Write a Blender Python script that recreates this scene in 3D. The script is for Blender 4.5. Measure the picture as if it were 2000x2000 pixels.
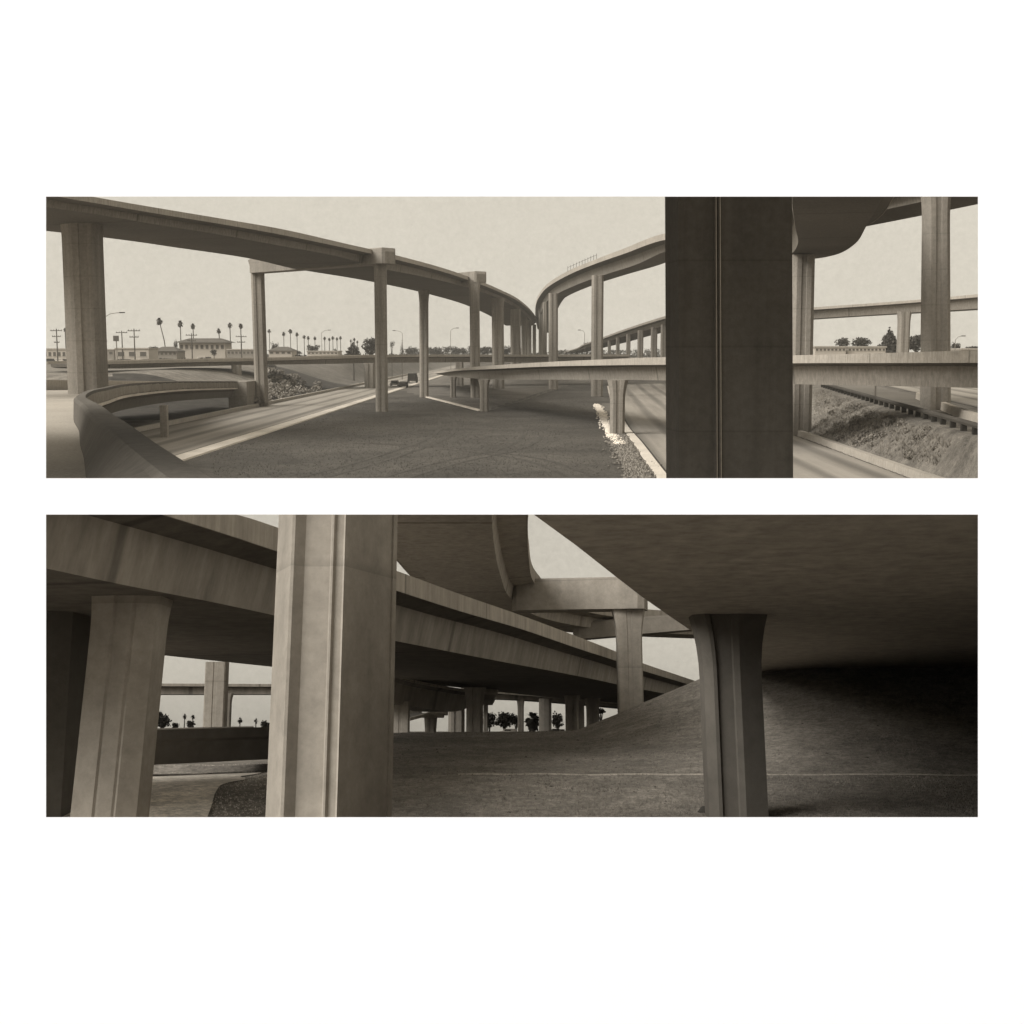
import bpy, math, random
from mathutils import Matrix, Vector, noise
random.seed(7)
for o in list(bpy.data.objects): bpy.data.objects.remove(o)
SC = bpy.context.scene
# ------------------------------------------------------------------ camera
FPX = 2414.2                      # focal length in px of the 2000 px wide frame
EYE = Vector((0, 0, 1.75))
YL, YU = 1427.0, 690.0            # eye levels of the lower and the upper place in the frame
PL = math.atan((YL-1000)/FPX); PU = math.atan((YU-1000)/FPX)
cd = bpy.data.cameras.new('camera'); cam = bpy.data.objects.new('camera', cd)
SC.collection.objects.link(cam); SC.camera = cam
cd.sensor_width = 36; cd.lens = 36*FPX/2000; cd.clip_start = .1; cd.clip_end = 9000
cam.location = EYE; cam.rotation_euler = (math.pi/2+PL, 0, 0)
# ------------------------------------------------------------------ world, sun
SUN = Vector((-.71, -.56, .54)).normalized()
el = math.asin(SUN.z); az = math.atan2(SUN.x, SUN.y)
w = bpy.data.worlds.new('World'); SC.world = w; w.use_nodes = True
nt = w.node_tree; nt.nodes.clear(); N = nt.nodes.new; LK = nt.links.new
sky = N('ShaderNodeTexSky'); sky.sky_type = 'NISHITA'; sky.sun_disc = False
sky.sun_elevation = el; sky.sun_rotation = az; sky.air_density = 1.5; sky.dust_density = 3; sky.ozone_density = 1
bw = N('ShaderNodeRGBToBW'); LK(sky.outputs[0], bw.inputs[0])
pw = N('ShaderNodeMath'); pw.operation = 'POWER'; pw.inputs[1].default_value = .26; LK(bw.outputs[0], pw.inputs[0])
tc = N('ShaderNodeTexCoord')
def wnoise(scale, detail, rough):
    n = N('ShaderNodeTexNoise'); n.inputs['Scale'].default_value = scale
    n.inputs['Detail'].default_value = detail; n.inputs['Roughness'].default_value = rough
    LK(tc.outputs['Generated'], n.inputs['Vector']); return n
n1 = wnoise(9, 6, .6); n2 = wnoise(260, 6, .9)
m1 = N('ShaderNodeMapRange'); m1.inputs[3].default_value = .97; m1.inputs[4].default_value = 1.03; m1.inputs[1].default_value = .3; m1.inputs[2].default_value = .7; LK(n1.outputs[0], m1.inputs[0])
m2 = N('ShaderNodeMapRange'); m2.inputs[3].default_value = .84; m2.inputs[4].default_value = 1.16; m2.inputs[1].default_value = .3; m2.inputs[2].default_value = .7; LK(n2.outputs[0], m2.inputs[0])
mm = N('ShaderNodeMath'); mm.operation = 'MULTIPLY'; LK(m1.outputs[0], mm.inputs[0]); LK(m2.outputs[0], mm.inputs[1])
mk = N('ShaderNodeMath'); mk.operation = 'MULTIPLY'; LK(mm.outputs[0], mk.inputs[0]); LK(pw.outputs[0], mk.inputs[1])
cx = N('ShaderNodeVectorMath'); cx.operation = 'SCALE'; cx.inputs[0].default_value = (1.12, 1.05, .905); LK(mk.outputs[0], cx.inputs['Scale'])
bg = N('ShaderNodeBackground'); LK(cx.outputs[0], bg.inputs[0]); bg.inputs[1].default_value = .15*1.0
ow = N('ShaderNodeOutputWorld'); LK(bg.outputs[0], ow.inputs[0])
sd = bpy.data.lights.new('sun', 'SUN'); sd.energy = 1.5; sd.angle = math.radians(40); sd.color = (1, .985, .95)
so = bpy.data.objects.new('sun', sd); SC.collection.objects.link(so)
so.rotation_euler = (-SUN).to_track_quat('-Z', 'Y').to_euler(); so.location = SUN*50
vs = SC.view_settings; vs.view_transform = 'Standard'; vs.look = 'None'; vs.exposure = 1.76; vs.gamma = 1
# ------------------------------------------------------------------ materials
def mat(name, col, var=.25, scale=1.0, rough=.9, bump=.15, kind='', detail=10, big=.12):
    m = bpy.data.materials.new(name); m.use_nodes = True; t = m.node_tree; b = t.nodes['Principled BSDF']
    b.inputs['Roughness'].default_value = rough; b.inputs['Specular IOR Level'].default_value = .2
    def nn(k): return t.nodes.new(k)
    co = nn('ShaderNodeTexCoord'); L = t.links.new
    src = co.outputs['Object']
    def noi(sc, det=detail, r=.78, st=None):
        n = nn('ShaderNodeTexNoise'); n.inputs['Scale'].default_value = sc; n.inputs['Detail'].default_value = det
        n.inputs['Roughness'].default_value = r
        if st:
            mp = nn('ShaderNodeMapping'); mp.inputs['Scale'].default_value = st; L(src, mp.inputs[0]); L(mp.outputs[0], n.inputs['Vector'])
        else: L(src, n.inputs['Vector'])
        return n.outputs[0]
    def rng(x, a, c, lo=.3, hi=.7):
        r = nn('ShaderNodeMapRange'); r.inputs[1].default_value = lo; r.inputs[2].default_value = hi
        r.inputs[3].default_value = a; r.inputs[4].default_value = c; L(x, r.inputs[0]); return r.outputs[0]
    def mul(a, c):
        r = nn('ShaderNodeMath'); r.operation = 'MULTIPLY'; L(a, r.inputs[0]); L(c, r.inputs[1]); return r.outputs[0]
    fine = noi(4*scale); f = mul(rng(fine, 1-var, 1+var), rng(noi(big*scale, 5, .6), 1-var*.9, 1+var*.9))
    hgt = fine
    if kind == 'concrete':       # pour streaks, rain stains and joint lines
        f = mul(f, rng(noi(1, 5, .6, (1.6*scale, 1.6*scale, .07*scale)), .80, 1.12))
        sp = nn('ShaderNodeSeparateXYZ'); L(src, sp.inputs[0])
        wv = nn('ShaderNodeMath'); wv.operation = 'FRACT'; dv = nn('ShaderNodeMath'); dv.operation = 'MULTIPLY'; dv.inputs[1].default_value = .42*scale
        L(sp.outputs[2], dv.inputs[0]); L(dv.outputs[0], wv.inputs[0])
        f = mul(f, rng(wv.outputs[0], .80, 1.0, 0, .035))
    if kind == 'boards':
        f = mul(f, rng(noi(1, 4, .7, (9*scale, 9*scale, .8*scale)), .72, 1.18))
        uv = nn('ShaderNodeUVMap'); sp = nn('ShaderNodeSeparateXYZ'); L(uv.outputs[0], sp.inputs[0])   # cast joints every few metres
        a = nn('ShaderNodeMath'); a.operation = 'MULTIPLY_ADD'; a.inputs[1].default_value = 1/7.3; a.inputs[2].default_value = .25; L(sp.outputs[1], a.inputs[0])
        c = nn('ShaderNodeMath'); c.operation = 'FRACT'; L(a.outputs[0], c.inputs[0])
        a = nn('ShaderNodeMath'); a.operation = 'SUBTRACT'; a.inputs[1].default_value = .5; L(c.outputs[0], a.inputs[0])
        c = nn('ShaderNodeMath'); c.operation = 'ABSOLUTE'; L(a.outputs[0], c.inputs[0])
        f = mul(f, rng(c.outputs[0], .62, 1.0, .004, .010))
    if kind == 'road':           # worn wheel tracks across the lanes, from the uv's u in metres
        uv = nn('ShaderNodeUVMap'); sp = nn('ShaderNodeSeparateXYZ'); L(uv.outputs[0], sp.inputs[0])
        a = nn('ShaderNodeMath'); a.operation = 'MULTIPLY'; a.inputs[1].default_value = 2*math.pi/3.4; L(sp.outputs[0], a.inputs[0])
        c = nn('ShaderNodeMath'); c.operation = 'COSINE'; L(a.outputs[0], c.inputs[0])
        mp = nn('ShaderNodeMapping'); mp.inputs['Scale'].default_value = (.6, .03, 1); L(uv.outputs[0], mp.inputs[0])
        n = nn('ShaderNodeTexNoise'); n.inputs['Scale'].default_value = 1; L(mp.outputs[0], n.inputs['Vector']); n.inputs['Detail'].default_value = 5
        f = mul(f, rng(c.outputs[0], 1.08, .66, .1, .95)); f = mul(f, rng(n.outputs[0], .8, 1.2))
    if kind == 'ground':
        f = mul(f, rng(noi(.9*scale, 8, .8), .72, 1.28)); f = mul(f, rng(noi(14*scale, 4, .8), .55, 1.45))
    v = nn('ShaderNodeVectorMath'); v.operation = 'SCALE'; v.inputs[0].default_value = col; L(f, v.inputs['Scale'])
    L(v.outputs[0], b.inputs['Base Color'])
    if bump:
        bp = nn('ShaderNodeBump'); bp.inputs['Strength'].default_value = bump; bp.inputs['Distance'].default_value = .1/scale
        L(hgt, bp.inputs['Height']); L(bp.outputs[0], b.inputs['Normal'])
    return m
def sep(v, k=1.0): return (v*1.0, v*.90*k, v*.77*k)
M = dict(
    conc=mat('cast_concrete', sep(.25), .22, .6, kind='concrete'),
    shaded=mat('shaded_concrete', sep(.115), .18, .9, kind='concrete'),  # darker copy of the concrete; shade on these parts is in its colour
    conc2=mat('smooth_concrete', sep(.285), .22, 1.2, kind='concrete'),
    para=mat('parapet_concrete', sep(.38), .14, .8, kind='boards'),
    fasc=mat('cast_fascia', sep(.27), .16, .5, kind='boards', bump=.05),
    deck=mat('shaded_deck_concrete', sep(.13), .16, .5, kind='boards', bump=.05),  # same concrete darkened, so the shade under decks is in the colour
    road=mat('worn_road', sep(.26), .08, .3, kind='road', bump=.03),
    asph=mat('asphalt', sep(.17), .15, .5, bump=.05),
    kerb=mat('kerb_concrete', sep(.55), .2, 1),
    grass=mat('dry_grass', sep(.078), .42, .35, kind='ground', bump=.5, big=.16),
    ivy=mat('ground_cover', sep(.045), .4, .8, kind='ground', bump=.6, big=.4),
    dirt=mat('bare_dirt', sep(.13), .25, .35, kind='ground', bump=.3, big=.3),
    scrub=mat('scrubby_bank', sep(.18), .4, .5, kind='ground', bump=.6, big=.6),
    earth=mat('lower_earth', sep(.215), .4, 1.0, kind='ground', bump=.7, big=.35),
    sand=mat('pale_soil', sep(.72), .3, 1.0, kind='ground', bump=.5, big=.5),
    leaf=mat('foliage', sep(.06), .45, .4, bump=0, big=.8),
    trunk=mat('bark', sep(.09), .3, 1),
    wood=mat('weathered_wood', sep(.09), .2, 1),
    metal=mat('galvanised_metal', sep(.20), .15, 1, rough=.6, bump=0),
    dark=mat('dark_paint', sep(.035), .1, 1, bump=0),
    glass=mat('dark_glass', sep(.04), .05, 1, rough=.15, bump=0),
    track=mat('pressed_dirt', sep(.072), .3, .6),
    weed=mat('dry_weed', sep(.085), .4, .5, bump=0),
    brush=mat('dry_brush', sep(.25), .4, .4, bump=0),
    white=mat('white_stucco', sep(.46), .08, 1, bump=.05),
    roof=mat('roof_shingle', sep(.10), .2, 1),
    cream=mat('cream_stucco', sep(.27), .1, 1, bump=.05),
    rock=mat('white_rock', sep(.75), .15, 2),
    wall=mat('white_wall_paint', (.90, .92, .985), .004, 1, bump=0),
)
# ------------------------------------------------------------------ frames and builders
class Fr:
    def __init__(s, phi, tilt, horizon):
        s.phi = phi; s.M = Matrix.Translation(EYE) @ Matrix.Rotation(tilt, 4, 'X')
    def P(s, px, py, d):
        a = (px-1000)/FPX; c = -(py-1000)/FPX
        fw = math.cos(s.phi)-math.sin(s.phi)*c; up = math.sin(s.phi)+math.cos(s.phi)*c
        return Vector((a*d/fw, d, up*d/fw))
    def G(s, px, py, z):           # where the ray meets height z
        p = s.P(px, py, 1.0); k = z/p.z
        return p*k
L_ = Fr(PL, 0, YL); U_ = Fr(PU, PL-PU, YU)
BASE = {}
def tag(o, label=None, cat=None, group=None, kind=None):
    if label: o['label'] = label
    if cat: o['category'] = cat
    if group: o['group'] = group
    if kind: o['kind'] = kind
    return o
SCL = [1.0]                       # metres per unit of the place being built
def thing(fr, name, base, label, cat, group=None):
    o = bpy.data.objects.new(name, None); SC.collection.objects.link(o); o.empty_display_size = .3
    o.matrix_world = fr.M @ Matrix.Translation(Vector(base)*SCL[0]); BASE[o.name] = Vector(base)
    return tag(o, label, cat, group)
def mesh(name, vs_, fs, m, root=None, fr=None, base=None, smooth=False, uv=None, nest=None):
    b = Vector(base) if base is not None else (BASE[root.name] if root else Vector((0, 0, 0)))
    me = bpy.data.meshes.new(name); me.from_pydata([(Vector(v)-b)*SCL[0] for v in vs_], [], fs); me.update()
    if isinstance(m, (list, tuple)):
        for x in m: me.materials.append(x)
    else: me.materials.append(m)
    if uv:
        ul = me.uv_layers.new(name='UVMap')
        for lp in me.loops: ul.data[lp.index].uv = uv[lp.vertex_index]
    if smooth:
        for p in me.polygons: p.use_smooth = True
    o = bpy.data.objects.new(name, me); SC.collection.objects.link(o)
    if nest is not None: o.parent = nest; BASE[o.name] = b
    elif root is not None: o.parent = root; BASE[o.name] = b
    else: o.matrix_world = fr.M @ Matrix.Translation(b*SCL[0]); BASE[o.name] = b
    return o
def sub(name, vs_, fs, m, parent, **k):
    return mesh(name, vs_, fs, m, None, None, BASE[parent.name], nest=parent, **k)
class MB:
    def __init__(s): s.v = []; s.f = []
    def box(s, a, b):
        n = len(s.v); x0, y0, z0 = a; x1, y1, z1 = b
        s.v += [(x0,y0,z0),(x1,y0,z0),(x1,y1,z0),(x0,y1,z0),(x0,y0,z1),(x1,y0,z1),(x1,y1,z1),(x0,y1,z1)]
        s.f += [tuple(n+i for i in q) for q in ((0,3,2,1),(4,5,6,7),(0,1,5,4),(1,2,6,5),(2,3,7,6),(3,0,4,7))]; return s
    def obox(s, c, ax, ay, hz):     # oriented box: centre of base, half vectors, height
        n = len(s.v); c = Vector(c); ax = Vector(ax); ay = Vector(ay); up = Vector((0,0,hz))
        for k in (Vector((0,0,0)), up):
            for i, j in ((-1,-1),(1,-1),(1,1),(-1,1)): s.v.append(c+ax*i+ay*j+k)
        s.f += [tuple(n+i for i in q) for q in ((0,3,2,1),(4,5,6,7),(0,1,5,4),(1,2,6,5),(2,3,7,6),(3,0,4,7))]; return s
    def tube(s, pts, r, k=6):
        pts = [Vector(p) for p in pts]; n0 = len(s.v)
        for i, p in enumerate(pts):
            t = (pts[min(i+1, len(pts)-1)]-pts[max(i-1, 0)]).normalized()
            a = t.orthogonal().normalized(); b = t.cross(a); rr = r[i] if isinstance(r, (list, tuple)) else r
            for j in range(k):
                q = 2*math.pi*j/k; s.v.append(p+a*math.cos(q)*rr+b*math.sin(q)*rr)
        for i in range(len(pts)-1):
            for j in range(k): s.f.append((n0+i*k+j, n0+i*k+(j+1)%k, n0+(i+1)*k+(j+1)%k, n0+(i+1)*k+j))
        s.f.append(tuple(n0+j for j in range(k))[::-1]); s.f.append(tuple(n0+(len(pts)-1)*k+j for j in range(k))); return s
def sweep(rings, closed=True, caps=True):
    v = []; f = []; k = len(rings[0])
    for r in rings: v += r
    for i in range(len(rings)-1):
        for j in range(k if closed else k-1):
            j2 = (j+1) % k; f.append((i*k+j, i*k+j2, (i+1)*k+j2, (i+1)*k+j))
    if caps and closed:
        f.append(tuple(range(k))[::-1]); f.append(tuple((len(rings)-1)*k+j for j in range(k)))
    return v, f
def cr(pts, n):                     # Catmull-Rom through tuples
    out = []; m = len(pts)
    for i in range(m-1):
        p0 = pts[max(i-1, 0)]; p1 = pts[i]; p2 = pts[i+1]; p3 = pts[min(i+2, m-1)]
        for k in range(n):
            t = k/n
            out.append(tuple(.5*((2*b)+(-a+c)*t+(2*a-5*b+4*c-d)*t*t+(-a+3*b-3*c+d)*t**3) for a, b, c, d in zip(p0, p1, p2, p3)))
    out.append(tuple(pts[-1])); return out
def lin(tab, x):
    if x <= tab[0][0]: return tab[0][1]
    for (a, b), (c, d) in zip(tab, tab[1:]):
        if x <= c: return b+(d-b)*(x-a)/(c-a)
    return tab[-1][1]
def deck(fr, root, st, width, side, ov=1.2, n=6, pt=.35, surf='asph', farpar=True, paths=None, pm='para', gm='deck', rib=0, join=0):
    """st: stations (px, y of parapet top, y of parapet foot, y of girder foot, depth) along the seen edge"""
    if paths is None:
        S = []
        for (px, yt, yp, yw, d) in st:
            a = fr.P(px, yt, d); S.append((a.x, a.y, a.z, fr.P(px, yp, d).z, fr.P(px, yw, d).z))
    else: S = paths                # (x, y, ztop, zfoot, zsoffit)
    S = cr(S, n); W = width
    rg = []; rp = []; rf = []; rs = []; uvs = []; dist = 0; ud = []
    for i, (x, y, zt, zp, zw) in enumerate(S):
        a = S[max(i-1, 0)]; c = S[min(i+1, len(S)-1)]
        t = Vector((c[0]-a[0], c[1]-a[1], 0)).normalized(); nl = Vector((-t.y, t.x, 0))*side
        ww = W(i/(len(S)-1)) if callable(W) else W
        def q(u, z): return Vector((x, y, 0))+nl*u+Vector((0, 0, z))
        th = max(zp-zw, .05); sl = zp+.03; zo = zp-min(.16*th, .35)
        rg.append([q(0, sl), q(0, zp-.02), q(ov, zo), q(ov+.18*th, zw), q(ww-ov-.18*th, zw), q(ww-ov, zo), q(ww, zp-.02), q(ww, sl)])
        rp.append([q(-.04, zt), q(-.04, zp-.04), q(-.002, zp-.04), q(-.002, sl), q(pt*1.35, sl), q(pt, zt)])
        rf.append([q(ww+.04, zt), q(ww+.04, zp-.04), q(ww+.002, zp-.04), q(ww+.002, sl), q(ww-pt*1.35, sl), q(ww-pt, zt)])
        rs.append([q(pt*1.4, sl+.005), q(ww-pt*1.4, sl+.005)])
        if i: dist += (Vector(S[i][:2])-Vector(S[i-1][:2])).length
        uvs += [(0, dist), (ww-pt*2.8, dist)]; ud.append(dist)
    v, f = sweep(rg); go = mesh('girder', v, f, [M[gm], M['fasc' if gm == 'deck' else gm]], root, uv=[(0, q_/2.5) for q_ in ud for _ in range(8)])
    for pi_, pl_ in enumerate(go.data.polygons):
        if pi_ < 8*(len(rg)-1) and pi_ % 8 in (0, 2, 4, 6): pl_.material_index = 1  # outer faces stay lighter than the shade-toned underside
    v, f = sweep(rp); mesh('parapet', v, f, M[pm], root, uv=[(0, q_) for q_ in ud for _ in range(6)])
    if farpar: v, f = sweep(rf); mesh('parapet', v, f, M['para'], root)
    if surf: v, f = sweep(rs, False, False); mesh('road_surface', v, f, M[surf], root, uv=uvs)
    return S
OCT = [(-.5,.22),(-.5,-.22),(-.32,-.42),(-.12,-.42),(-.10,-.36),(.10,-.36),(.12,-.42),(.32,-.42),(.5,-.22),(.5,.22),(.32,.42),(-.32,.42)]
RECT = [(-.5,.35),(-.5,-.30),(-.44,-.36),(-.1,-.36),(-.08,-.33),(.08,-.33),(.1,-.36),(.44,-.36),(.5,-.30),(.5,.35)]
BIG = [(-.5,.10),(-.29,-.40),(-.265,-.40),(-.19,-.33),(.015,-.33),(.03,-.37),(.045,-.37),(.06,-.34),(.12,-.34),(.135,-.36),(.435,.46),(.45,.45),(.475,.52),(.28,.9),(-.35,.95),(-.5,.60)]
def column(fr, root, pb, pt_, w, zb, zt, d, plan=OCT, flare=0, fh=2.5, m='conc', dt=None, name='column', rot=0, wt=None, k=1.0):
    """pb, pt_: px of the axis at the foot and at the top"""
    a = fr.P(pb, YL if fr is L_ else YU, d); c = fr.P(pt_, YL if fr is L_ else YU, dt or d)
    A = Vector((a.x, a.y, zb)); B = Vector((c.x, c.y, zt)); H = zt-zb
    secs = [(0, 1), (max(0, 1-fh/H)*.5, 1), (max(0, 1-fh/H), 1)]
    if flare:
        for q in (.25, .5, .75, 1): secs.append((max(0, 1-fh/H)+fh/H*q, 1+flare*q**2.2))
    else: secs.append((1, 1))
    rings = []; cr_, sr_ = math.cos(rot), math.sin(rot)
    for t, s in secs:
        ww = w if wt is None else w+(wt-w)*t
        rings.append([A.lerp(B, t)+Vector(((u*s*cr_-v*sr_)*ww, (u*s*sr_+v*cr_)*ww*k, 0)) for u, v in plan])
    v, f = sweep(rings); return mesh(name, v, f, M[m], root)
def sheet(name, fr, pts, z, m, label=None, cat=None, kind='structure', dz=.0, uv=None):
    v = [Vector((p[0], p[1], z+dz)) for p in pts]
    o = mesh(name, v, [tuple(range(len(v)))], M[m], fr=fr, base=v[0], uv=uv); return tag(o, label, cat, kind=kind)
def strip(name, fr, left, right, zf, m, kind='structure', n=10):
    A = cr(left, n); B = cr(right, n); v = []; uv = []; f = []
    for a, b in zip(A, B):
        for k in range(5):
            x = a[0]+(b[0]-a[0])*k/4; y = a[1]+(b[1]-a[1])*k/4
            v.append((x, y, zf(x, y))); uv.append(((b[0]-a[0])*k/4, y))
    for i in range(len(A)-1):
        for k in range(4): f.append((i*5+k, i*5+k+1, i*5+k+6, i*5+k+5))
    return tag(mesh(name, v, f, M[m], fr=fr, base=v[0], uv=uv), kind=kind)
# foliage -------------------------------------------------------------
def leaves(lobes, n, s):
    v = []; f = []
    tot = sum(l[3]*l[4]*l[5] for l in lobes)
    for (x, y, z, rx, ry, rz) in lobes:
        for _ in range(int(n*rx*ry*rz/tot)+4):
            th = random.uniform(0, 6.283); u = random.uniform(-1, 1); r = random.uniform(.35, 1)**.45*random.uniform(.85, 1.1)
            q = math.sqrt(1-u*u); c = Vector((x+rx*r*q*math.cos(th), y+ry*r*q*math.sin(th), z+rz*r*u))
            a = Vector([random.gauss(0, 1) for _ in range(3)]).normalized()*s*random.uniform(.6, 1.3); b = a.orthogonal().normalized()*s*random.uniform(.4, .9)
            b.rotate(Matrix.Rotation(random.uniform(0, 6.28), 3, a.normalized())); k = len(v)
            v += [c-a, c-b, c+a, c+b]; f.append((k, k+1, k+2, k+3))
    return v, f
def tree(fr, px, py, d, z0, wpx, hpx, label, name='broadleaf_tree', group=None, shape='round', n=500):
    """crown centred on pixel (px, py) with size wpx x hpx; stands on height z0"""
    c = fr.P(px, py, d); rw = wpx*d/FPX/2; rh = hpx*d/FPX/2
    base = Vector((c.x, c.y, z0)); t = thing(fr, name, base, label, 'tree', group)
    b = MB(); b.tube([base, base.lerp(c, .6), c], [rw*.10+.04, rw*.07+.03, rw*.04+.02])
    for k in range(4):
        a = k*1.6+random.random(); b.tube([base.lerp(c, .6), c+Vector((math.cos(a)*rw*.5, math.sin(a)*rw*.5, rh*.2))], [rw*.04+.02, rw*.01+.01], 5)
    mesh('trunk', b.v, b.f, M['trunk'], t)
    lobes = []
    if shape == 'cone':
        for k in range(9):
            q = k/8; lobes.append((c.x+random.uniform(-.12, .12)*rw*(1-q), c.y, c.z-rh+2*rh*q, rw*(1.02-q)*random.uniform(.75, 1.15)+.03*rw, rw*(1.02-q)+.03*rw, rh*.16))
    else:
        for k in range(11):
            a = random.uniform(0, 6.28); r = random.uniform(.2, .75)
            lobes.append((c.x+math.cos(a)*rw*r, c.y+math.sin(a)*rw*r, c.z+random.uniform(-.45, .55)*rh, rw*random.uniform(.28, .5), rw*random.uniform(.28, .5), rh*random.uniform(.28, .5)))
        lobes.append((c.x, c.y, c.z, rw*.6, rw*.6, rh*.65)); lobes.append((c.x, c.y, c.z-rh*.45, rw*.7, rw*.7, rh*.5))
    v, f = leaves(lobes, n, rw*.10+.02); mesh('crown', v, f, M['leaf'], t); return t
def palm(fr, px, py, d, z0, r, label, name='palm_tree', group='palms along the skyline', lean=0):
    c = fr.P(px, py, d); R = r*1.12*d/FPX; base = Vector((c.x+lean, c.y, z0)); t = thing(fr, name, base, label, 'palm tree', group)
    b = MB(); mid = base.lerp(c, .5)+Vector((lean*.15, 0, 0)); tr = max(.16 if fr is U_ else .05, R*.10); b.tube([base, mid, c], [tr*1.3, tr, tr*.9]); mesh('trunk', b.v, b.f, M['trunk'], t)
    v = []; f = []
    for k in range(90 if r > 8 or fr is U_ else 34):
        a = random.uniform(0, 6.28); e = random.uniform(-1.3, 1.4); ln = R*random.uniform(.6, 1.05)
        o = Vector((math.cos(a)*math.cos(e), math.sin(a)*math.cos(e), math.sin(e))); sd_ = o.cross(Vector((0, 0, 1)))
        sd_ = (sd_.normalized() if sd_.length > .01 else Vector((1, 0, 0)))*R*.24
        p1 = c+o*ln*.55; p2 = c+o*ln+Vector((0, 0, -R*.28)); n = len(v)
        v += [c, p1-sd_, p1+sd_, p2-sd_*.6, p2+sd_*.6]; f += [(n, n+1, n+2), (n+1, n+3, n+4, n+2)]
    mesh('crown', v, f, M['leaf'], t); return t

def tufts(fr, zf, n, x0, x1, y0, y1, s, m, label, name, yr=24, ok=None):
    v = []; f = []
    for _ in range(n):
        y = y0+(y1-y0)*random.random()**1.3; x = random.uniform(x0, x1)*y/yr
        if ok and not ok(x, y): continue
        z = zf(x, y)
        for j in range(3):
            a = random.uniform(0, 6.28); w = s*random.uniform(.3, .8); h = s*random.uniform(.5, 1.2); dx, dy = math.cos(a)*w, math.sin(a)*w; q = len(v)
            v += [(x-dx*.3, y-dy*.3, z-.02), (x+dx*.3, y+dy*.3, z-.02), (x+dx+random.uniform(-w, w)*.5, y+dy, z+h)]; f.append((q, q+1, q+2))
    return tag(mesh(name, v, f, M[m], fr=fr, base=v[0]), label, 'grass', kind='stuff')
# ================================================================== the white wall with its two openings
D = 4.5
wl = thing(L_, 'wall', (0, D, -1.8), 'plain white wall with two long rectangular openings one above the other', 'wall')
CM = Matrix.Rotation(PL, 4, 'X')
def wp(px, py, k=0):               # a point on the wall plane, square to the line of sight
    return CM @ Vector(((px-1000)/FPX*(D+k), D+k, -(py-1000)/FPX*(D+k)))
def opening(r, g): return (r[0]-g, r[1]-g, r[2]+g, r[3]+g)
R1 = (90, 384, 1910, 934); R2 = (90, 1005, 1910, 1596); OUT = (-380, -330, 2380, 2300)
xs = [OUT[0], R1[0], R1[2], OUT[2]]; ys = [OUT[1], R1[1], R1[3], R2[1], R2[3], OUT[3]]
v = []; f = []; idx = {}
for s, g in ((0, 0), (1, 0)):
    for j, y in enumerate(ys):
        for i, x in enumerate(xs):
            e = 22*s                # chamfered back edges, so that the reveals stay out of sight
            gx = {1: -e, 2: e}.get(i, 0); gy = {1: -e, 2: e, 3: -e, 4: e}.get(j, 0)
            idx[s, i, j] = len(v); v.append(wp(x+gx, y+gy, .05*s))
for j in range(5):
    for i in range(3):
        if i == 1 and j in (1, 3): continue
        q = [(i, j), (i+1, j), (i+1, j+1), (i, j+1)]
        f.append(tuple(idx[(0,)+a] for a in q)[::-1]); f.append(tuple(idx[(1,)+a] for a in q))
for j0 in (1, 3):
    ring = [(1, j0), (2, j0), (2, j0+1), (1, j0+1)]
    for a, b in zip(ring, ring[1:]+ring[:1]): f.append((idx[(0,)+a], idx[(0,)+b], idx[(1,)+b], idx[(1,)+a]))
out = [(0, j) for j in range(6)]+[(1, 5), (2, 5)]+[(3, j) for j in range(5, -1, -1)]+[(2, 0), (1, 0)]
for a, b in zip(out, out[1:]+out[:1]): f.append((idx[(0,)+a], idx[(0,)+b], idx[(1,)+b], idx[(1,)+a]))
mesh('wall_panel', v, f, M['wall'], wl)
# ================================================================== UPPER PLACE
F = U_; SCL[0] = 1.3
ZG = -8.0
def xk(Y): return lin([(0, 24.8), (80, 25.9), (121, 27.6), (200, 33.5), (300, 42.5), (400, 54)], Y)
def xg(Y): return 28.3+(Y-75)*.161
def sm(t): t = min(1, max(0, t)); return t*t*(3-2*t)
def hU(X, Y):
    h = -8+5*sm((-41-X)/22)*sm((Y-170)/40)
    if Y < 420: h = max(h, -8+3*min(1, max(0, (X-xk(Y)-.4)/max(1, xg(Y)-xk(Y)-1))))
    c = sm((Y-325)/45); m = min(1, max(0, (abs(X+31.5)-9)/9)) if Y < 850 else 1
    h = h+(-1.9-h)*c*m
    h += (.25*noise.noise(Vector((X*.09, Y*.05, 3))) if (X < -42 or Y > 320 and m > .5) else 0)
    return max(h, -.1135*Y)
ts = [-.62+1.24*i/220 for i in range(221)]; rows = [30*(33.5**(j/170)) for j in range(171)]
v = []; f = []; mi = []
for Y in rows:
    for t in ts: v.append((t*Y, Y, hU(t*Y, Y)))
nn_ = len(ts)
def zone(X, Y):
    if X > xk(Y)-.3 and Y < 420: return 2 if X < xg(Y)+1 else 1
    if X < -39.5 and Y < 318: return 3 if (X > -64 and Y > 150 and (X > -.20*Y or Y < 205)) else 2
    if Y > 318: return 1
    a, b = (-17, 236), (-4.3, 172); s_ = 172+(X+4.3)*(-64/12.7 if X < -4.3 else 115/15.)
    if -24 < X < 16 and Y > s_: return 1
    return 0
for j in range(len(rows)-1):
    for i in range(nn_-1):
        f.append((j*nn_+i, j*nn_+i+1, (j+1)*nn_+i+1, (j+1)*nn_+i)); mi.append(zone((ts[i]+ts[i+1])/2*rows[j], (rows[j]+rows[j+1])/2))
g = mesh('ground', v, f, [M['grass'], M['dirt'], M['scrub'], M['ivy']], fr=F, base=(0, 100, ZG), smooth=True); tag(g, kind='structure')
for p, k in zip(g.data.polygons, mi): p.material_index = k
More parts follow.
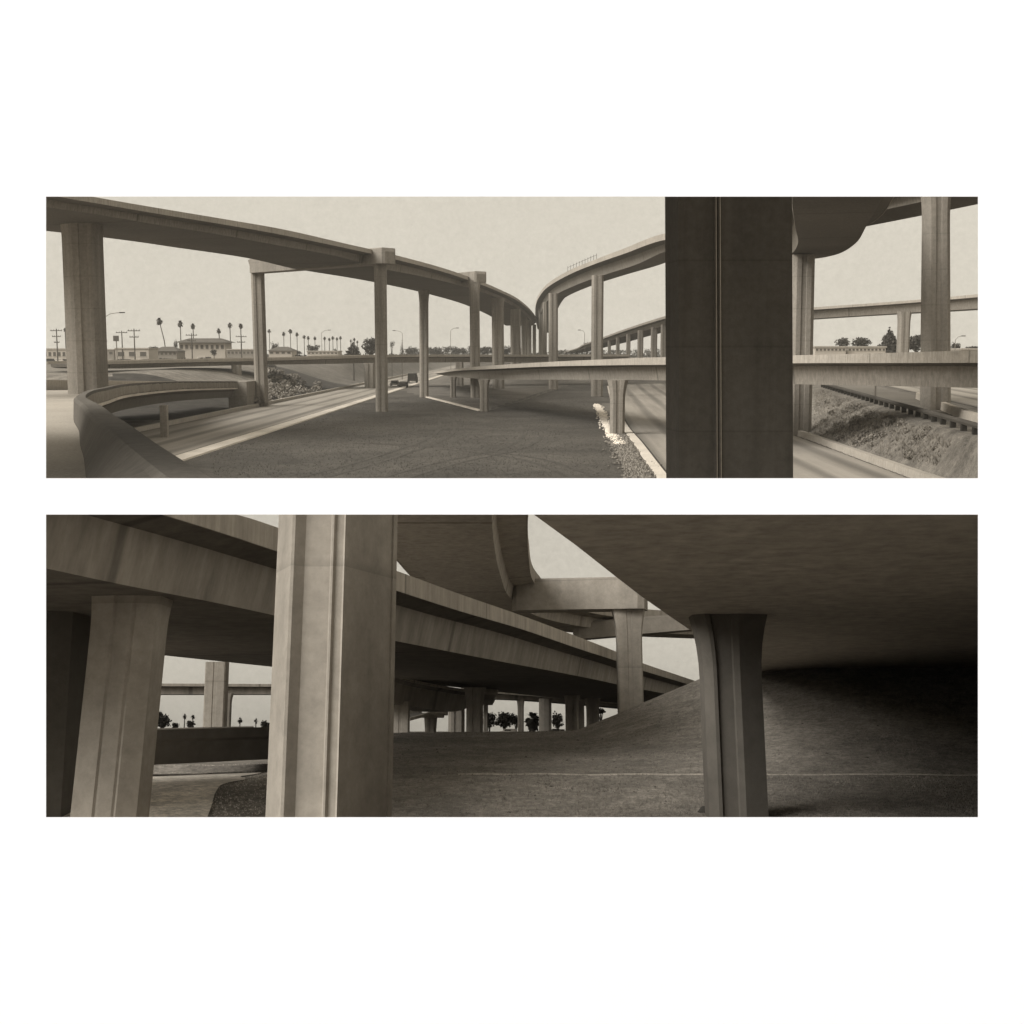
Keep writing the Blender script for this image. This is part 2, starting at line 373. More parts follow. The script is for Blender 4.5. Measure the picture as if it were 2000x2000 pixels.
# roads
flat = lambda x, y: ZG+.05
strip('road', F, [(-38, 73), (-38, 300), (-38, 850)], [(-26.5, 73), (-26.5, 300), (-26.5, 850)], flat, 'road')
strip('road', F, [(10.2, 73), (10.4, 81), (11.8, 110), (13.1, 139), (17, 200), (24, 300), (31, 372)],
      [(25.2, 73), (25.5, 81), (27, 110), (28.4, 139), (33, 200), (42, 300), (51, 372)], flat, 'road')
def hwy(x, y): return hU(x, y)+.05
def kerb(fr, pts, w, h, z, label, cat='kerb', m='kerb', name='kerb', n=5, top=.0):
    S = cr(pts, n); rings = []
    for i, p in enumerate(S):
        a = S[max(i-1, 0)]; c = S[min(i+1, len(S)-1)]; t = Vector((c[0]-a[0], c[1]-a[1], 0)).normalized(); q = Vector((-t.y, t.x, 0))*w/2
        zz = z(p[0], p[1]) if callable(z) else z; b = Vector((p[0], p[1], zz))
        rings.append([b-q-Vector((0, 0, .2)), b+q-Vector((0, 0, .2)), b+q*.8+Vector((0, 0, h)), b-q*.8+Vector((0, 0, h))])
    v, f = sweep(rings); o = mesh(name, v, f, M[m], fr=fr, base=(S[0][0], S[0][1], zz)); return tag(o, label, cat)
kerb(F, [(-25.4, 73), (-25.4, 200), (-25.4, 480)], 1.9, .12, ZG, 'long pale concrete kerb between the left freeway and the dark grass', n=8)
kerb(F, [(-38.4, 110), (-38.4, 230), (-38.4, 480)], .5, .5, ZG, 'low concrete barrier along the far side of the left freeway', 'barrier', 'para', 'barrier', n=8)
kerb(F, [(9.6, 73), (9.8, 81), (11.2, 110), (12.5, 139), (16.4, 200), (23.4, 300)], .9, .16, ZG, 'pale kerb on the left edge of the right freeway beside the stones', n=6)
kerb(F, [(25.9, 73), (26.1, 81), (27.6, 110), (29, 139), (33.6, 200)], .6, .55, ZG, 'low concrete barrier at the foot of the scrubby bank', 'barrier', 'para', 'barrier', n=6)
kerb(F, [(-16.4, 231), (-10.5, 203), (-4.4, 173)], .8, .16, ZG, 'bright kerb slanting across the grass to the short flared column')
kerb(F, [(-3.4, 172), (3.5, 225), (10.5, 284)], .3, .05, ZG, 'faint kerb between grass and dirt beyond the short flared column', m='dirt')
# dirt shoulder with rubble, right of the grass
strip('path', F, [(7.4, 73), (8, 90), (9.4, 115), (11, 150), (14.5, 200)], [(9.1, 73), (9.5, 90), (11.3, 115), (13, 150), (16.2, 200)], lambda x, y: ZG+.03, 'dirt')
def stones(fr, pts, n, spread, s0, s1, z, m, label, name):
    v = []; f = []
    for _ in range(n):
        k = random.random()*(len(pts)-1); i = int(k); a = Vector(pts[i]); b = Vector(pts[min(i+1, len(pts)-1)]); p = a.lerp(b, k-i)
        p = Vector((p.x+random.gauss(0, spread), p.y+random.gauss(0, spread*2), z)); s = random.uniform(s0, s1); q = len(v)
        o = [Vector((random.uniform(.6, 1.2)*x*s, random.uniform(.6, 1.2)*y*s, random.uniform(.5, .9)*zz*s)) for x, y, zz in ((1,0,0),(0,1,0),(-1,0,0),(0,-1,0),(0,0,1),(0,0,-1))]
        v += [p+x for x in o]; f += [(q+a_, q+b_, q+4) for a_, b_ in ((0,1),(1,2),(2,3),(3,0))]+[(q+b_, q+a_, q+5) for a_, b_ in ((0,1),(1,2),(2,3),(3,0))]
    o = mesh(name, v, f, M[m], fr=fr, base=(pts[0][0], pts[0][1], z)); return tag(o, label, 'rubble', kind='stuff')
stones(F, [(13.2, 194), (12.2, 170), (10.6, 140), (9.8, 121), (9.5, 108)], 1500, .26, .06, .2, ZG+.08, 'rock', 'strip of bright white stones beside the flared column', 'rubble')
stones(F, [(8.3, 76), (8.9, 95), (9.9, 112), (11.2, 128)], 1500, .55, .05, .22, ZG+.06, 'scrub', 'broken rubble on the shoulder beside the right freeway', 'rubble')
# right bank top: side road, white barrier, guard rail
strip('road', F, [(29.6, 73), (34, 95), (46, 170), (70, 320)], [(33.6, 73), (38, 95), (52, 170), (78, 320)], hwy, 'asph')
strip('road', F, [(34.8, 73), (39.2, 95), (53.5, 170), (80, 320)], [(60, 73), (65, 95), (90, 170), (130, 320)], hwy, 'road')
kerb(F, [(31.6, 80), (34.6, 95), (44.5, 136)], .5, .75, hU, 'white concrete barrier on the right beyond the guard rail', 'barrier', 'kerb', 'barrier')
gr = thing(F, 'guard_rail', (28.3, 73, -5), 'long steel guard rail with dark posts on top of the right bank', 'guard rail')
pth = [(28.0+(Y-73)*.161, Y) for Y in range(70, 190, 4)]
v, f = sweep([[Vector((x-.05, y, hU(x, y)+.45)), Vector((x-.12, y, hU(x, y)+.62)), Vector((x-.05, y, hU(x, y)+.8)), Vector((x+.02, y, hU(x, y)+.8)), Vector((x+.02, y, hU(x, y)+.45))] for x, y in pth]); mesh('rail', v, f, M['wood'], gr)
Y = 73
while Y < 186:
    x = 28.0+(Y-73)*.161; b = MB(); b.box((x-.04, Y-.14, hU(x, Y)-.6), (x+.3, Y+.14, hU(x, Y)+.62)); mesh('post', b.v, b.f, M['dark'], gr); Y += 3.6
# ---- V: the long left viaduct
V = thing(F, 'viaduct', (-20, 171, ZG), 'high viaduct with outrigger bents sweeping in from the upper left', 'viaduct')
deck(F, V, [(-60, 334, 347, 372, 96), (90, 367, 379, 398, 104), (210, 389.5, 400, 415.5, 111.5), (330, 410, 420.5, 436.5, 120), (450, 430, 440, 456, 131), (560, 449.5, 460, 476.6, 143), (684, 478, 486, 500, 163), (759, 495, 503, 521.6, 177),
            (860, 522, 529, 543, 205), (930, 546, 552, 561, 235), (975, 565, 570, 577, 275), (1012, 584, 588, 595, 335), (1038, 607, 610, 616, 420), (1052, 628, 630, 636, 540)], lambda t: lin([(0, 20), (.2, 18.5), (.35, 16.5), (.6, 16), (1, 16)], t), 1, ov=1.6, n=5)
def ucol(root, xl, xr, yb, d, yt, **k):
    zt = F.P(xl, yt, d).z; w_ = (xr-xl)*d/FPX; c = (xl+xr)/2; return column(F, root, k.pop('pb', c), k.pop('ptop', c), w_, k.pop('zb', ZG-.4), zt, d, **k)
ucol(V, 134, 205, 935, 121, 415, pb=166, ptop=168, flare=.12, fh=3, plan=[(-.5,.3),(-.5,-.05),(-.1,-.42),(.06,-.42),(.08,-.38),(.3,-.38),(.32,-.42),(.42,-.42),(.5,-.3),(.5,.3)])
ucol(V, 497, 521, 792, 189, 508, ptop=507, flare=.4, fh=2.6)
ucol(V, 733, 756, 803, 171, 500, ptop=745, flare=.35, fh=2.6)
ucol(V, 819, 836, 775, 227, 566, ptop=829, flare=.35, fh=3)
ucol(V, 919, 938, 775, 226, 548, ptop=927, flare=.35, fh=3)
ucol(V, 962, 985, 757, 283, 583, ptop=972, flare=.2)
ucol(V, 997, 1017, 745, 345, 604)
for xl, xr, d, yt in ((1018, 1030, 400, 620), (1030, 1038, 455, 625), (1040, 1047, 500, 634)): ucol(V, xl, xr, 0, d, yt, zb=-3)
def beam(root, a, b, hw, h, m='conc', name='bent_cap', cham=.35):
    a = Vector(a); b = Vector(b); t = (b-a); t.z = 0; t.normalize(); q = Vector((-t.y, t.x, 0))*hw; r = []
    for p, e in ((a-t*.0, .6), (a+t*cham*.8, 1), (b-t*cham*.8, 1), (b, .75)):
        r.append([p-q*e, p+q*e, p+q*e+Vector((0,0,h*e)), p+q*e*.9+Vector((0,0,h*e+.1)), p-q*e*.9+Vector((0,0,h*e+.1)), p-q*e+Vector((0,0,h*e))])
    v, f = sweep(r); return mesh(name, v, f, M[m], root)
c2 = F.P(508, 538, 189); c3 = F.P(745, 515, 170)
beam(V, (c2.x-.7, c2.y, c3.z-.1), (c3.x+1.2, c3.y-.2, c3.z-.0), 1.25, 2.0)
b5 = F.P(927, 552, 226); b4 = F.P(829, 575, 227)
beam(V, (b5.x-9, b5.y+14, b5.z), (b5.x+1.2, b5.y-.3, b5.z), 1.3, 1.9)
# ---- R: the right viaduct, bending round and over the viewer
R = thing(F, 'viaduct', (24, 171, ZG), 'high curved viaduct at right carried by the huge dark near column', 'viaduct')
Rp = []
for px, yt, yp, yw, d in ((1050, 640, 643, 650, 600), (1046, 617, 620, 628, 490), (1047, 590, 595, 606, 395), (1058, 567, 573, 586, 345), (1075, 550, 557, 573, 312), (1112, 528, 536, 555, 265), (1160, 508, 516, 537, 230), (1220, 485, 495, 517, 202), (1294, 457, 469, 486, 171)):
    a = F.P(px, yt, d); Rp.append((a.x, a.y, a.z, F.P(px, yp, d).z, F.P(px, yw, d).z))
Rp += [(24.6, 155, 15.2, 14.4, 12.3), (26, 140, 13.6, 12.8, 10.4), (25.4, 125, 12.9, 12.0, 9.6), (23, 110, 12.6, 11.6, 9.4), (19.4, 95, 12.6, 11.5, 9.4), (15.8, 80, 12.6, 11.5, 9.4), (12.9, 66, 12.7, 11.5, 9.4), (11, 50, 12.8, 11.5, 9.4), (9.2, 34, 12.8, 11.5, 9.4), (7.8, 20, 12.8, 11.5, 9.4), (7, 10, 12.8, 11.5, 9.4)]
def rw(t): return lin([(0, 7.5), (.45, 7.5), (.6, 8.5), (1, 10.5)], t)
deck(F, R, None, rw, 1, ov=1.5, n=6, paths=Rp)
ucol(R, 1072, 1090, 760, 276, 573, ptop=1080); ucol(R, 1155, 1177.5, 774, 232, 538, ptop=1166)
for xl, xr, d, yt in ((1060, 1068, 350, 590), (1052, 1060, 420, 602)): ucol(R, xl, xr, 0, d, yt, zb=-4)
ucol(R, 1543, 1587, 849, 121, 498, ptop=1562, wt=2.15)
# the near pillar with a slim pair of cast ribs
d = 30.8; w_ = 231*d/FPX
PLAN = [(-.5,.10),(-.44,-.30),(-.155,-.30),(-.145,-.325),(-.135,-.325),(-.130,-.30),(-.118,-.30),(-.113,-.325),(-.103,-.325),(-.093,-.30),(.5,-.30),(.5,.35),(-.40,.35)]
zb = F.P(1430, 962, d).z; column(F, R, 1425, 1398, w_, zb, 9.5, d, plan=PLAN, m='shaded', wt=219*d/FPX)
v, f = sweep([[Vector((x, 17, 10.0)), Vector((x, 44, 10.0)), Vector((x, 44.6, 11.6)), Vector((x, 16.4, 11.6))] for x in (-70, -30, 0, 8.6)]); mesh('girder', v, f, M['deck'], R)  # unseen slab added overhead to shade the near pillar and the ramp
for u_ in (-.133, -.100):
    r_ = []
    for t_, c_, ww_ in ((zb, F.P(1425, 690, d), w_), (9.5, F.P(1398, 690, d), 219*d/FPX)):
        x_ = c_.x+u_*ww_; y_ = d-.30*ww_; r_.append([Vector((x_-.02, y_-.05, t_)), Vector((x_+.02, y_-.05, t_)), Vector((x_+.02, y_+.05, t_)), Vector((x_-.02, y_+.05, t_))])
    v, f = sweep(r_); mesh('rib', v, f, M['kerb'], R)
rl = thing(F, 'railing', F.P(1109, 529, 262), 'thin temporary railing standing on the parapet of the curved viaduct', 'railing')
for k in range(11):
    px = 1109+k*5.6; dd = 266-k*3.6; yt = lin([(1109, 529.5), (1160, 508), (1170, 504.5)], px); a = F.P(px, yt, dd); b = MB(); b.tube([a+Vector((0,0,-.1)), a+Vector((0,0,1.0))], .045, 4); mesh('post', b.v, b.f, M['dark'], rl)
    if k < 10:
        p2 = px+5.6; a2 = F.P(p2, lin([(1109, 529.5), (1160, 508), (1170, 504.5)], p2), dd-3.6); b = MB(); b.tube([a+Vector((0,0,.75)), a2+Vector((0,0,.75))], .03, 4); mesh('rail', b.v, b.f, M['dark'], rl)
# ---- T: the deck over the top right corner
T = thing(F, 'viaduct', (35, 118, -5), 'high viaduct cutting across the upper right corner of the sky', 'viaduct')
deck(F, T, [(1560, 404, 414, 440, 132), (1680, 384, 394, 414, 122), (1800, 352, 364, 387.5, 114), (1910, 320, 332, 360, 108), (2040, 280, 294, 326, 102)], 9, 1, ov=1.2)
ucol(T, 1797, 1850, 0, 110, 384, pb=1832, ptop=1815, zb=-5.6, wt=2.1, flare=.1)
# ---- K: level deck far right
K = thing(F, 'viaduct', (70, 250, -4), 'slim level viaduct crossing the sky at far right', 'viaduct')
deck(F, K, [(1440, 610, 614, 632, 262), (1583, 600.5, 605, 622, 255), (1760, 588, 592.5, 611, 247), (1910, 574.5, 580, 602, 238), (2060, 560, 567, 590, 230)], 9, 1, ov=1.0)
ucol(K, 1752, 1774, 0, 248, 608, zb=-6.2, flare=.25); ucol(K, 1470, 1490, 0, 262, 625, zb=-6, flare=.25); ucol(K, 1985, 2008, 0, 236, 595, zb=-6, flare=.25)
# ---- M: middle deck
Mi = thing(F, 'overpass', (2, 150, ZG), 'low overpass crossing the middle of the view on short flared columns', 'overpass')
deck(F, Mi, [(845, 727, 730, 731, 300), (868, 724, 727, 735, 245), (895, 720, 723.5, 738, 205), (945, 715, 721, 741, 176), (1060, 707.5, 715.5, 741.5, 146), (1200, 701, 712.5, 742, 124), (1300, 697.5, 711.5, 744, 113), (1545, 694, 708.5, 751, 100), (1740, 689, 708, 755, 93), (1910, 684, 707.5, 758.5, 90), (2080, 680, 707, 763, 88)], 9.5, 1, ov=1.0, n=6, surf='road')
ucol(Mi, 1193, 1221, 848, 122.5, 742, flare=.45, fh=2.2, plan=OCT, k=1.2); ucol(Mi, 937, 954, 803, 172, 741, flare=.45, fh=1.6); ucol(Mi, 879, 890, 775, 226, 736, flare=.4, fh=1.4)
# ---- F: far descending ramp
Fa = thing(F, 'viaduct', (30, 330, -3), 'far viaduct descending behind the columns left of the dark pillar', 'viaduct')
deck(F, Fa, [(1100, 688, 689, 690, 640), (1126, 680, 682, 684, 560), (1140, 672.5, 675, 679, 480), (1178, 658.5, 661.5, 668, 400), (1220, 643, 646.5, 654, 335), (1297, 618, 622.5, 634, 265), (1420, 585, 592, 607, 215)], 9, 1, ov=1.0)
for xl, xr, d, yt in ((1187, 1193, 385, 664), (1203, 1210, 356, 659), (1223, 1231, 330, 652), (1245, 1256, 300, 645), (1271, 1283, 282, 639), (1290, 1302, 268, 634)): ucol(Fa, xl, xr, 0, d+3, yt, zb=-5)
# ---- N: long flat overpass across the left middle distance
Nn = thing(F, 'overpass', (-30, 280, ZG), 'long flat overpass spanning the left freeway below the palm skyline', 'overpass')
deck(F, Nn, [(200, 706, 711, 717, 205), (239, 705, 710.5, 720, 212), (380, 702, 707, 716, 238), (497, 700, 705, 713, 258), (640, 696.5, 701, 711, 276), (732, 693.5, 698, 709, 290), (870, 692.5, 696.5, 708, 302), (1070, 692.5, 696.5, 707, 312), (1230, 692, 696, 706, 318)], 10, 1, ov=1.0, surf='road')
ucol(Nn, 712, 733, 755, 286, 709, k=1.5, flare=.15, fh=1.5); ucol(Nn, 452, 470, 0, 252, 713, zb=-6.5); ucol(Nn, 890, 905, 0, 304, 707)
# ---- Q: the curved ramp at lower left
Q = thing(F, 'ramp', (-20, 60, -3.3), 'curved ramp with a heavy dark parapet in the lower left corner', 'ramp')
rid = [(-4.3, 19.4, -2.2), (-5.4, 22, -2.2), (-9, 31, -2.2), (-12.1, 39, -2.2), (-14.5, 45, -2.2), (-17.6, 53, -2.2), (-22, 64, -2.22), (-26, 77, -2.3), (-29.7, 91, -2.5), (-34.4, 112, -2.72), (-39, 145, -3.25), (-40.6, 170, -3.8), (-40.3, 183, -4.08)]
S = cr(rid, 7); ins = []; crn = []; gir = []; inn = []
for i, p in enumerate(S):
    a = S[max(i-1, 0)]; c = S[min(i+1, len(S)-1)]; t = Vector((c[0]-a[0], c[1]-a[1], 0)).normalized(); nl = Vector((-t.y, t.x, 0)); P0 = Vector(p)
    near = 1-sm((p[1]-40)/35); wi = .35+near*.35; wb = lin([(20, 2.2), (32, 1.6), (52, .95), (62, .65), (75, .55)], p[1])
    ins.append([P0, P0+nl*wi, P0+nl*(wi+.15)+Vector((0,0,-.12)), P0+nl*wb+Vector((0,0,-1.1)), P0+nl*(.1)+Vector((0,0,-1.12)), P0+Vector((0,0,-1.0 if p[1] > 40 else -.05))])
    ins[-1] = [Vector((q.x, q.y, max(q.z, -.1130*q.y))) for q in ins[-1]]
    inn.append(P0+nl*wb+Vector((0,0,-1.095)))
    if p[1] > 48: crn.append([P0-nl*.12+Vector((0,0,-.95)), P0-nl*.12+Vector((0,0,-1.15)), P0+nl*.3+Vector((0,0,-1.15)), P0+nl*.3+Vector((0,0,-.95))])
    if p[1] > 48: gir.append([P0+nl*.05+Vector((0,0,-1.15)), P0+nl*.5+Vector((0,0,-1.5)), P0+nl*.7+Vector((0,0,-2.35)), P0+nl*6+Vector((0,0,-2.35)), P0+nl*6.5+Vector((0,0,-1.15))])
v, f = sweep(ins); mesh('parapet', v, f, M['shaded'], Q)
v, f = sweep(crn); mesh('ledge', v, f, M['kerb'], Q)
v, f = sweep(gir); mesh('girder', v, f, M['deck'], Q)
# vertical slots cast along the outer face of the far parapet
b = MB(); last = None
for i, p in enumerate(S):
    if p[1] < 66: continue
    a = S[i-1]; t = Vector((p[0]-a[0], p[1]-a[1], 0)); ln = t.length; t.normalize(); nl = Vector((-t.y, t.x, 0)); k = 0
    while k < ln:
        c = Vector(a)+t*k-nl*.03+Vector((0,0,-.9)); b.obox(c, t*.11, nl*.06, .68); k += .62
mesh('slot_rib', b.v, b.f, M['para'], Q)['kind'] = 'stuff'
zr = -3.31
rv = [Vector((q.x, q.y, max(zr, -.1135*q.y))) for q in inn if q.y > 28.5]
fv = [Vector((-14, 28.8, -3.27)), Vector((-60, 28.8, -3.27)), Vector((-78, 126, zr)), Vector((-33, 124, zr)), Vector((-24, 121, zr))]
poly = [(-13, 29.4)]
rs = [q for q in inn if q.y > 29]
v = []; f = []
for q in rs: v += [(q.x+.03, q.y, q.z+.01), (min(-62-(q.y-30)*.15, 0) if q.y < 141 else lin([(141, -85), (148, -57), (166, -48), (185, -46)], q.y), q.y, q.z+.01)]
for i in range(len(rs)-1):
    if rs[i+1].y > rs[i].y: f.append((2*i, 2*i+1, 2*i+3, 2*i+2))
mesh('road_surface', v, f, M['para'], Q)
rings = [[Vector((x, y, zt_-1.4)), Vector((x, y+.4, zt_-1.4)), Vector((x, y+.4, zt_)), Vector((x, y, zt_))] for x, y, zt_ in ((-110, 136, -2.85), (-85, 141, -2.98), (-57, 150, -3.17), (-48.5, 166, -3.7), (-46.3, 190, -4.3))]
v, f = sweep(rings); mesh('parapet', v, f, M['para'], Q)
ucol(Q, 311, 320, 0, 108, 783, w=None) if False else column(F, Q, 316, 316, .7, ZG-.3, -4.9, 118, plan=RECT)
b = MB(); b.box((-41.6, 182, ZG-.3), (-38.9, 190, -4.12)); mesh('abutment', b.v, b.f, M['conc'], Q)

# tyre tracks and weeds on the graded ground between the freeways
for k, pts in enumerate(([(-9, 78), (-6, 90), (-1, 105), (1, 125), (-2, 150), (-8, 175)], [(-14, 80), (-11, 95), (-8, 120), (-9, 150), (-13, 200)], [(4, 78), (1, 92), (-3, 100), (-10, 108), (-18, 112)], [(8, 150), (3, 170), (0, 195), (4, 240), (9, 280)])):
    for o in (0, 1.7):
        strip('path', F, [(x+o, y) for x, y in pts], [(x+o+.42, y) for x, y in pts], lambda x, y: ZG+.02, 'track', n=8)
tufts(F, hU, 22000, -22, 12, 72, 230, .10, 'weed', 'short dry weeds over the dark ground between the freeways', 'grass', yr=90, ok=lambda x, y: -24 < x < lin([(73, 7.4), (115, 9.4), (200, 14.5)], y))
tufts(F, hU, 16000, 22, 44, 78, 170, .28, 'brush', 'dry weeds over the bank below the guard rail', 'grass', yr=90, ok=lambda x, y: xk(y)+1 < x < xg(y)-1)
tufts(F, hU, 9000, -75, -38, 150, 318, .6, 'ivy', 'rough ground cover on the bank beyond the left freeway', 'grass', yr=200, ok=lambda x, y: -64 < x < -40 and x > -.2*y)
# ---- skyline of the upper place
ZP = -1.9
def gz(d, px): return hU((px-1000)/FPX*d, d)-.3
near = [(311, 626, 7, 4), (352, 631, 6.5, 0), (377, 636, 5.5, 0), (427, 645, 5, 1), (449, 634, 5.2, 0), (470, 635, 5.5, 0)]
desc = ['tallest leaning palm, first right of the wide left column', 'tall straight palm just left of the long dark-roofed building', 'palm rising behind the long building near its left end',
        'shorter palm rising over the right part of the long building', 'tall thin palm at the right end of the long building', 'palm beside the utility pole left of the second column']
for (px, py, r, ln), ds in zip(near, desc): palm(F, px, py, 380, gz(380, px), r, ds, lean=ln*.5)
far = [(526, 646, 4), (554, 651, 4), (567, 646, 4.4), (580, 652, 4), (594, 657, 3.8), (602, 659, 3.4), (615, 660, 3.6), (634, 660, 3.4), (643, 662, 3.2), (650, 659, 3.4), (658, 661, 3), (665, 659, 3.2), (685, 665, 2.6), (692, 662, 2.8), (698, 667, 2.6)]
ORD = 'first second third fourth fifth sixth seventh eighth ninth tenth eleventh twelfth thirteenth fourteenth fifteenth sixteenth seventeenth eighteenth nineteenth twentieth'.split()
for px, py, r in far: palm(F, px, py, 520, gz(520, px), r, ORD[far.index((px, py, r))]+' palm from the left in the far row between the second and third columns', group='far palms between the second and third columns')
palm(F, 127, 643, 420, gz(420, 127), 4, 'palm just left of the wide left column')
palm(F, 205, 664, 420, gz(420, 205), 4.5, 'low palm peeping out at the right side of the wide left column')
tree(F, 724, 676, 330, gz(330, 724), 34, 36, 'big dark round tree half hidden behind the outrigger column', n=1300)
tree(F, 690, 680, 340, gz(340, 690), 36, 26, 'broad bushy tree left of the big dark round tree', n=900, shape='cone')
tree(F, 785, 678, 380, gz(380, 785), 11, 26, 'narrow pointed cypress beyond the long flat overpass', 'cypress_tree', shape='cone', n=400)
tree(F, 765, 672, 400, gz(400, 765), 13, 16, 'open crowned tree right of the outrigger column', n=200)
tree(F, 300, 682, 390, gz(390, 300), 26, 12, 'low wide tree between the warehouse and the leaning palm', n=500)
tree(F, 343, 672, 385, gz(385, 343), 12, 20, 'dark tree at the left end of the long building', n=500)
tree(F, 418, 688, 360, gz(360, 418), 15, 14, 'round bush in front of the long building', n=500)
tree(F, 536, 676, 420, gz(420, 536), 20, 18, 'loose tree just right of the second column', n=300)
tree(F, 612, 680, 430, gz(430, 612), 26, 14, 'wide dark tree under the row of far palms', n=600)
tree(F, 580, 688, 430, gz(430, 580), 20, 8, 'low shrub mass under the row of far palms', n=300)
tree(F, 655, 686, 420, gz(420, 655), 10, 14, 'small dark bush left of the broad bushy tree', n=250)
for k, px in enumerate(range(800, 1040, 12)):
    tree(F, px+random.uniform(-3, 3), 687-random.uniform(0, 4), 560, ZP-.3, random.uniform(18, 28), random.uniform(13, 22), ORD[k]+' tree from the left in the dark distant belt beyond the flat overpass', group='belt of distant trees', n=380)
for k, px in enumerate(range(1095, 1300, 17)):
    tree(F, px+random.uniform(-3, 3), 686, 760, ZP-.3, random.uniform(15, 24), random.uniform(7, 12), ORD[k]+' tree from the left in the low line behind the far descending viaduct', group='trees behind the far viaduct', n=140)
for a in ((1648, 668, 32, 22, 'rounded tree nearest the slim column at right', 'round', 500), (1682, 668, 42, 22, 'wide tree between the rounded tree and the conifer', 'round', 600), (1737, 664, 56, 44, 'tall dark conifer beside the column of the slim level viaduct', 'cone', 2600),
          (1790, 668, 50, 36, 'dense dark tree just left of the thick right column', 'round', 1100), (1867, 676, 26, 18, 'dark tree just right of the thick right column', 'round', 500), (1905, 680, 40, 8, 'low hedge-like tree at the right edge of the upper view', 'round', 400)):
    tree(F, a[0], a[1], 300, -5.3, a[2], a[3], a[4], shape=a[5], n=a[6], name='conifer_tree' if a[5] == 'cone' else 'broadleaf_tree')
def building(px0, px1, y0, y1, d, label, wm='white', roof='flat', nw=6, depth=9, name='building', over=.5):
    a = F.P(px0, y1, d); b_ = F.P(px1, y0, d); x0, x1 = a.x, b_.x; zt = b_.z; zb = min(a.z, gz(d, (px0+px1)/2))-.3
    t = thing(F, name, ((x0+x1)/2, d, zb), label, 'building'); b = MB(); b.box((x0, d, zb), (x1, d+depth, zt)); w = mesh('wall', b.v, b.f, M[wm], t)
    b = MB()
    if roof == 'flat': b.box((x0-.2, d-.2, zt), (x1+.2, d+depth+.2, zt+.35))
    else:
        h = 1.3; n = 0; b.v = [(x0-over, d-over, zt), (x1+over, d-over, zt), (x1+over, d+depth+over, zt), (x0-over, d+depth+over, zt), (x0+2, d+depth/2, zt+h), (x1-2, d+depth/2, zt+h)]; b.f = [(0,3,2,1), (0,1,5,4), (2,3,4,5), (1,2,5), (3,0,4)]
    mesh('roof', b.v, b.f, M['roof' if roof != 'flat' else 'para'], t)
    H = b_.z-a.z
    for k in range(nw):
        cx_ = x0+(x1-x0)*(k+.5)/nw; wd = (x1-x0)/nw*.28
        b = MB(); b.box((cx_-wd, d-.04, a.z+H*.35), (cx_+wd, d+.05, a.z+H*.75)); q = mesh('window', b.v, b.f, M['roof'], t)
        b = MB(); b.box((cx_-wd-.08, d-.1, a.z+H*.30), (cx_+wd+.08, d-.045, a.z+H*.35)); sub('sill', b.v, b.f, M['para'], q)
    return t
building(350, 439, 669, 688, 370, 'long white building with a dark overhanging roof under the palms', roof='hip', nw=9, over=1.2)
building(226, 290, 682, 703, 330, 'plain pale warehouse beside the tall utility pole', nw=3, wm='white')
building(84, 129, 683, 702, 330, 'pale flat-roofed building at the left edge of the upper view', nw=5)
building(200, 222, 684, 697, 350, 'small cream building just right of the wide left column', wm='cream', nw=2)
building(443, 496, 684, 695, 350, 'low building with a dark strip of windows left of the second column', wm='cream', nw=7)
building(296, 345, 686, 697, 350, 'low cream shed row below the leaning palm', wm='cream', nw=6, roof='hip')
building(525, 570, 685, 694, 400, 'small white house just right of the second column', nw=4, roof='hip')
building(600, 660, 687, 693, 400, 'long low white block under the far palms', nw=8)
building(1592, 1652, 679, 688, 290, 'long low white building beside the column at right', nw=8, wm='white')
building(1656, 1730, 679, 688, 292, 'low white row of houses left of the tall conifer', nw=10, wm='white')
building(1878, 1935, 683, 690, 290, 'low pale shed at the right edge beside the road', nw=5, wm='white')
def pole(px, y0, d, label, arms=2, y1=700):
    t0 = F.P(px, y0, d); zb = gz(d, px); t = thing(F, 'utility_pole', (t0.x, d, zb), label, 'utility pole', 'utility poles on the skyline')
    b = MB(); b.tube([(t0.x, d, zb), t0], [.2, .13], 6); mesh('pole', b.v, b.f, M['wood'], t)
    for k in range(arms):
        z = t0.z-.5-k*1.5; b = MB(); b.box((t0.x-1.5+.4*k, d-.2, z-.09), (t0.x+1.5-.4*k, d-.1, z+.09)); c = mesh('crossarm', b.v, b.f, M['wood'], t)
        b = MB()
        for s in (-1.3, -.6, .6, 1.3): b.box((t0.x+s*(1-.25*k)-.06, d-.2, z+.09), (t0.x+s*(1-.25*k)+.06, d-.08, z+.3))
        sub('insulator', b.v, b.f, M['dark'], c)
for a in ((110, 642, 320, 'utility pole at the far left of the skyline', 3), (237.6, 646, 330, 'utility pole beside the square signboard', 1), (261.6, 642, 300, 'tall utility pole standing in front of the pale warehouse', 2),
          (374, 651, 330, 'utility pole in front of the long dark-roofed building', 2), (471, 654, 340, 'utility pole just left of the second column', 2), (1147, 668, 480, 'short far pole between the two right columns', 1)): pole(*a)
def lamp(px, y0, d, arm, label, zb=None):
    t0 = F.P(px, y0, d); zb = gz(d, px) if zb is None else zb; t = thing(F, 'street_lamp', (t0.x, d, zb), label, 'street lamp', 'street lamps')
    b = MB(); b.tube([(t0.x, d, zb), t0], [.10, .07], 6); mesh('pole', b.v, b.f, M['metal'], t)
    b = MB(); b.tube([t0, t0+Vector((arm*.4, 0, .7)), t0+Vector((arm, 0, .95))], .06, 5); mesh('arm', b.v, b.f, M['metal'], t)
    b = MB(); b.box((t0.x+arm-.15 if arm > 0 else t0.x+arm-.8, d-.2, t0.z+.82), (t0.x+arm+.8 if arm > 0 else t0.x+arm+.15, d+.2, t0.z+1.02)); mesh('lamp_head', b.v, b.f, M['dark'], t)
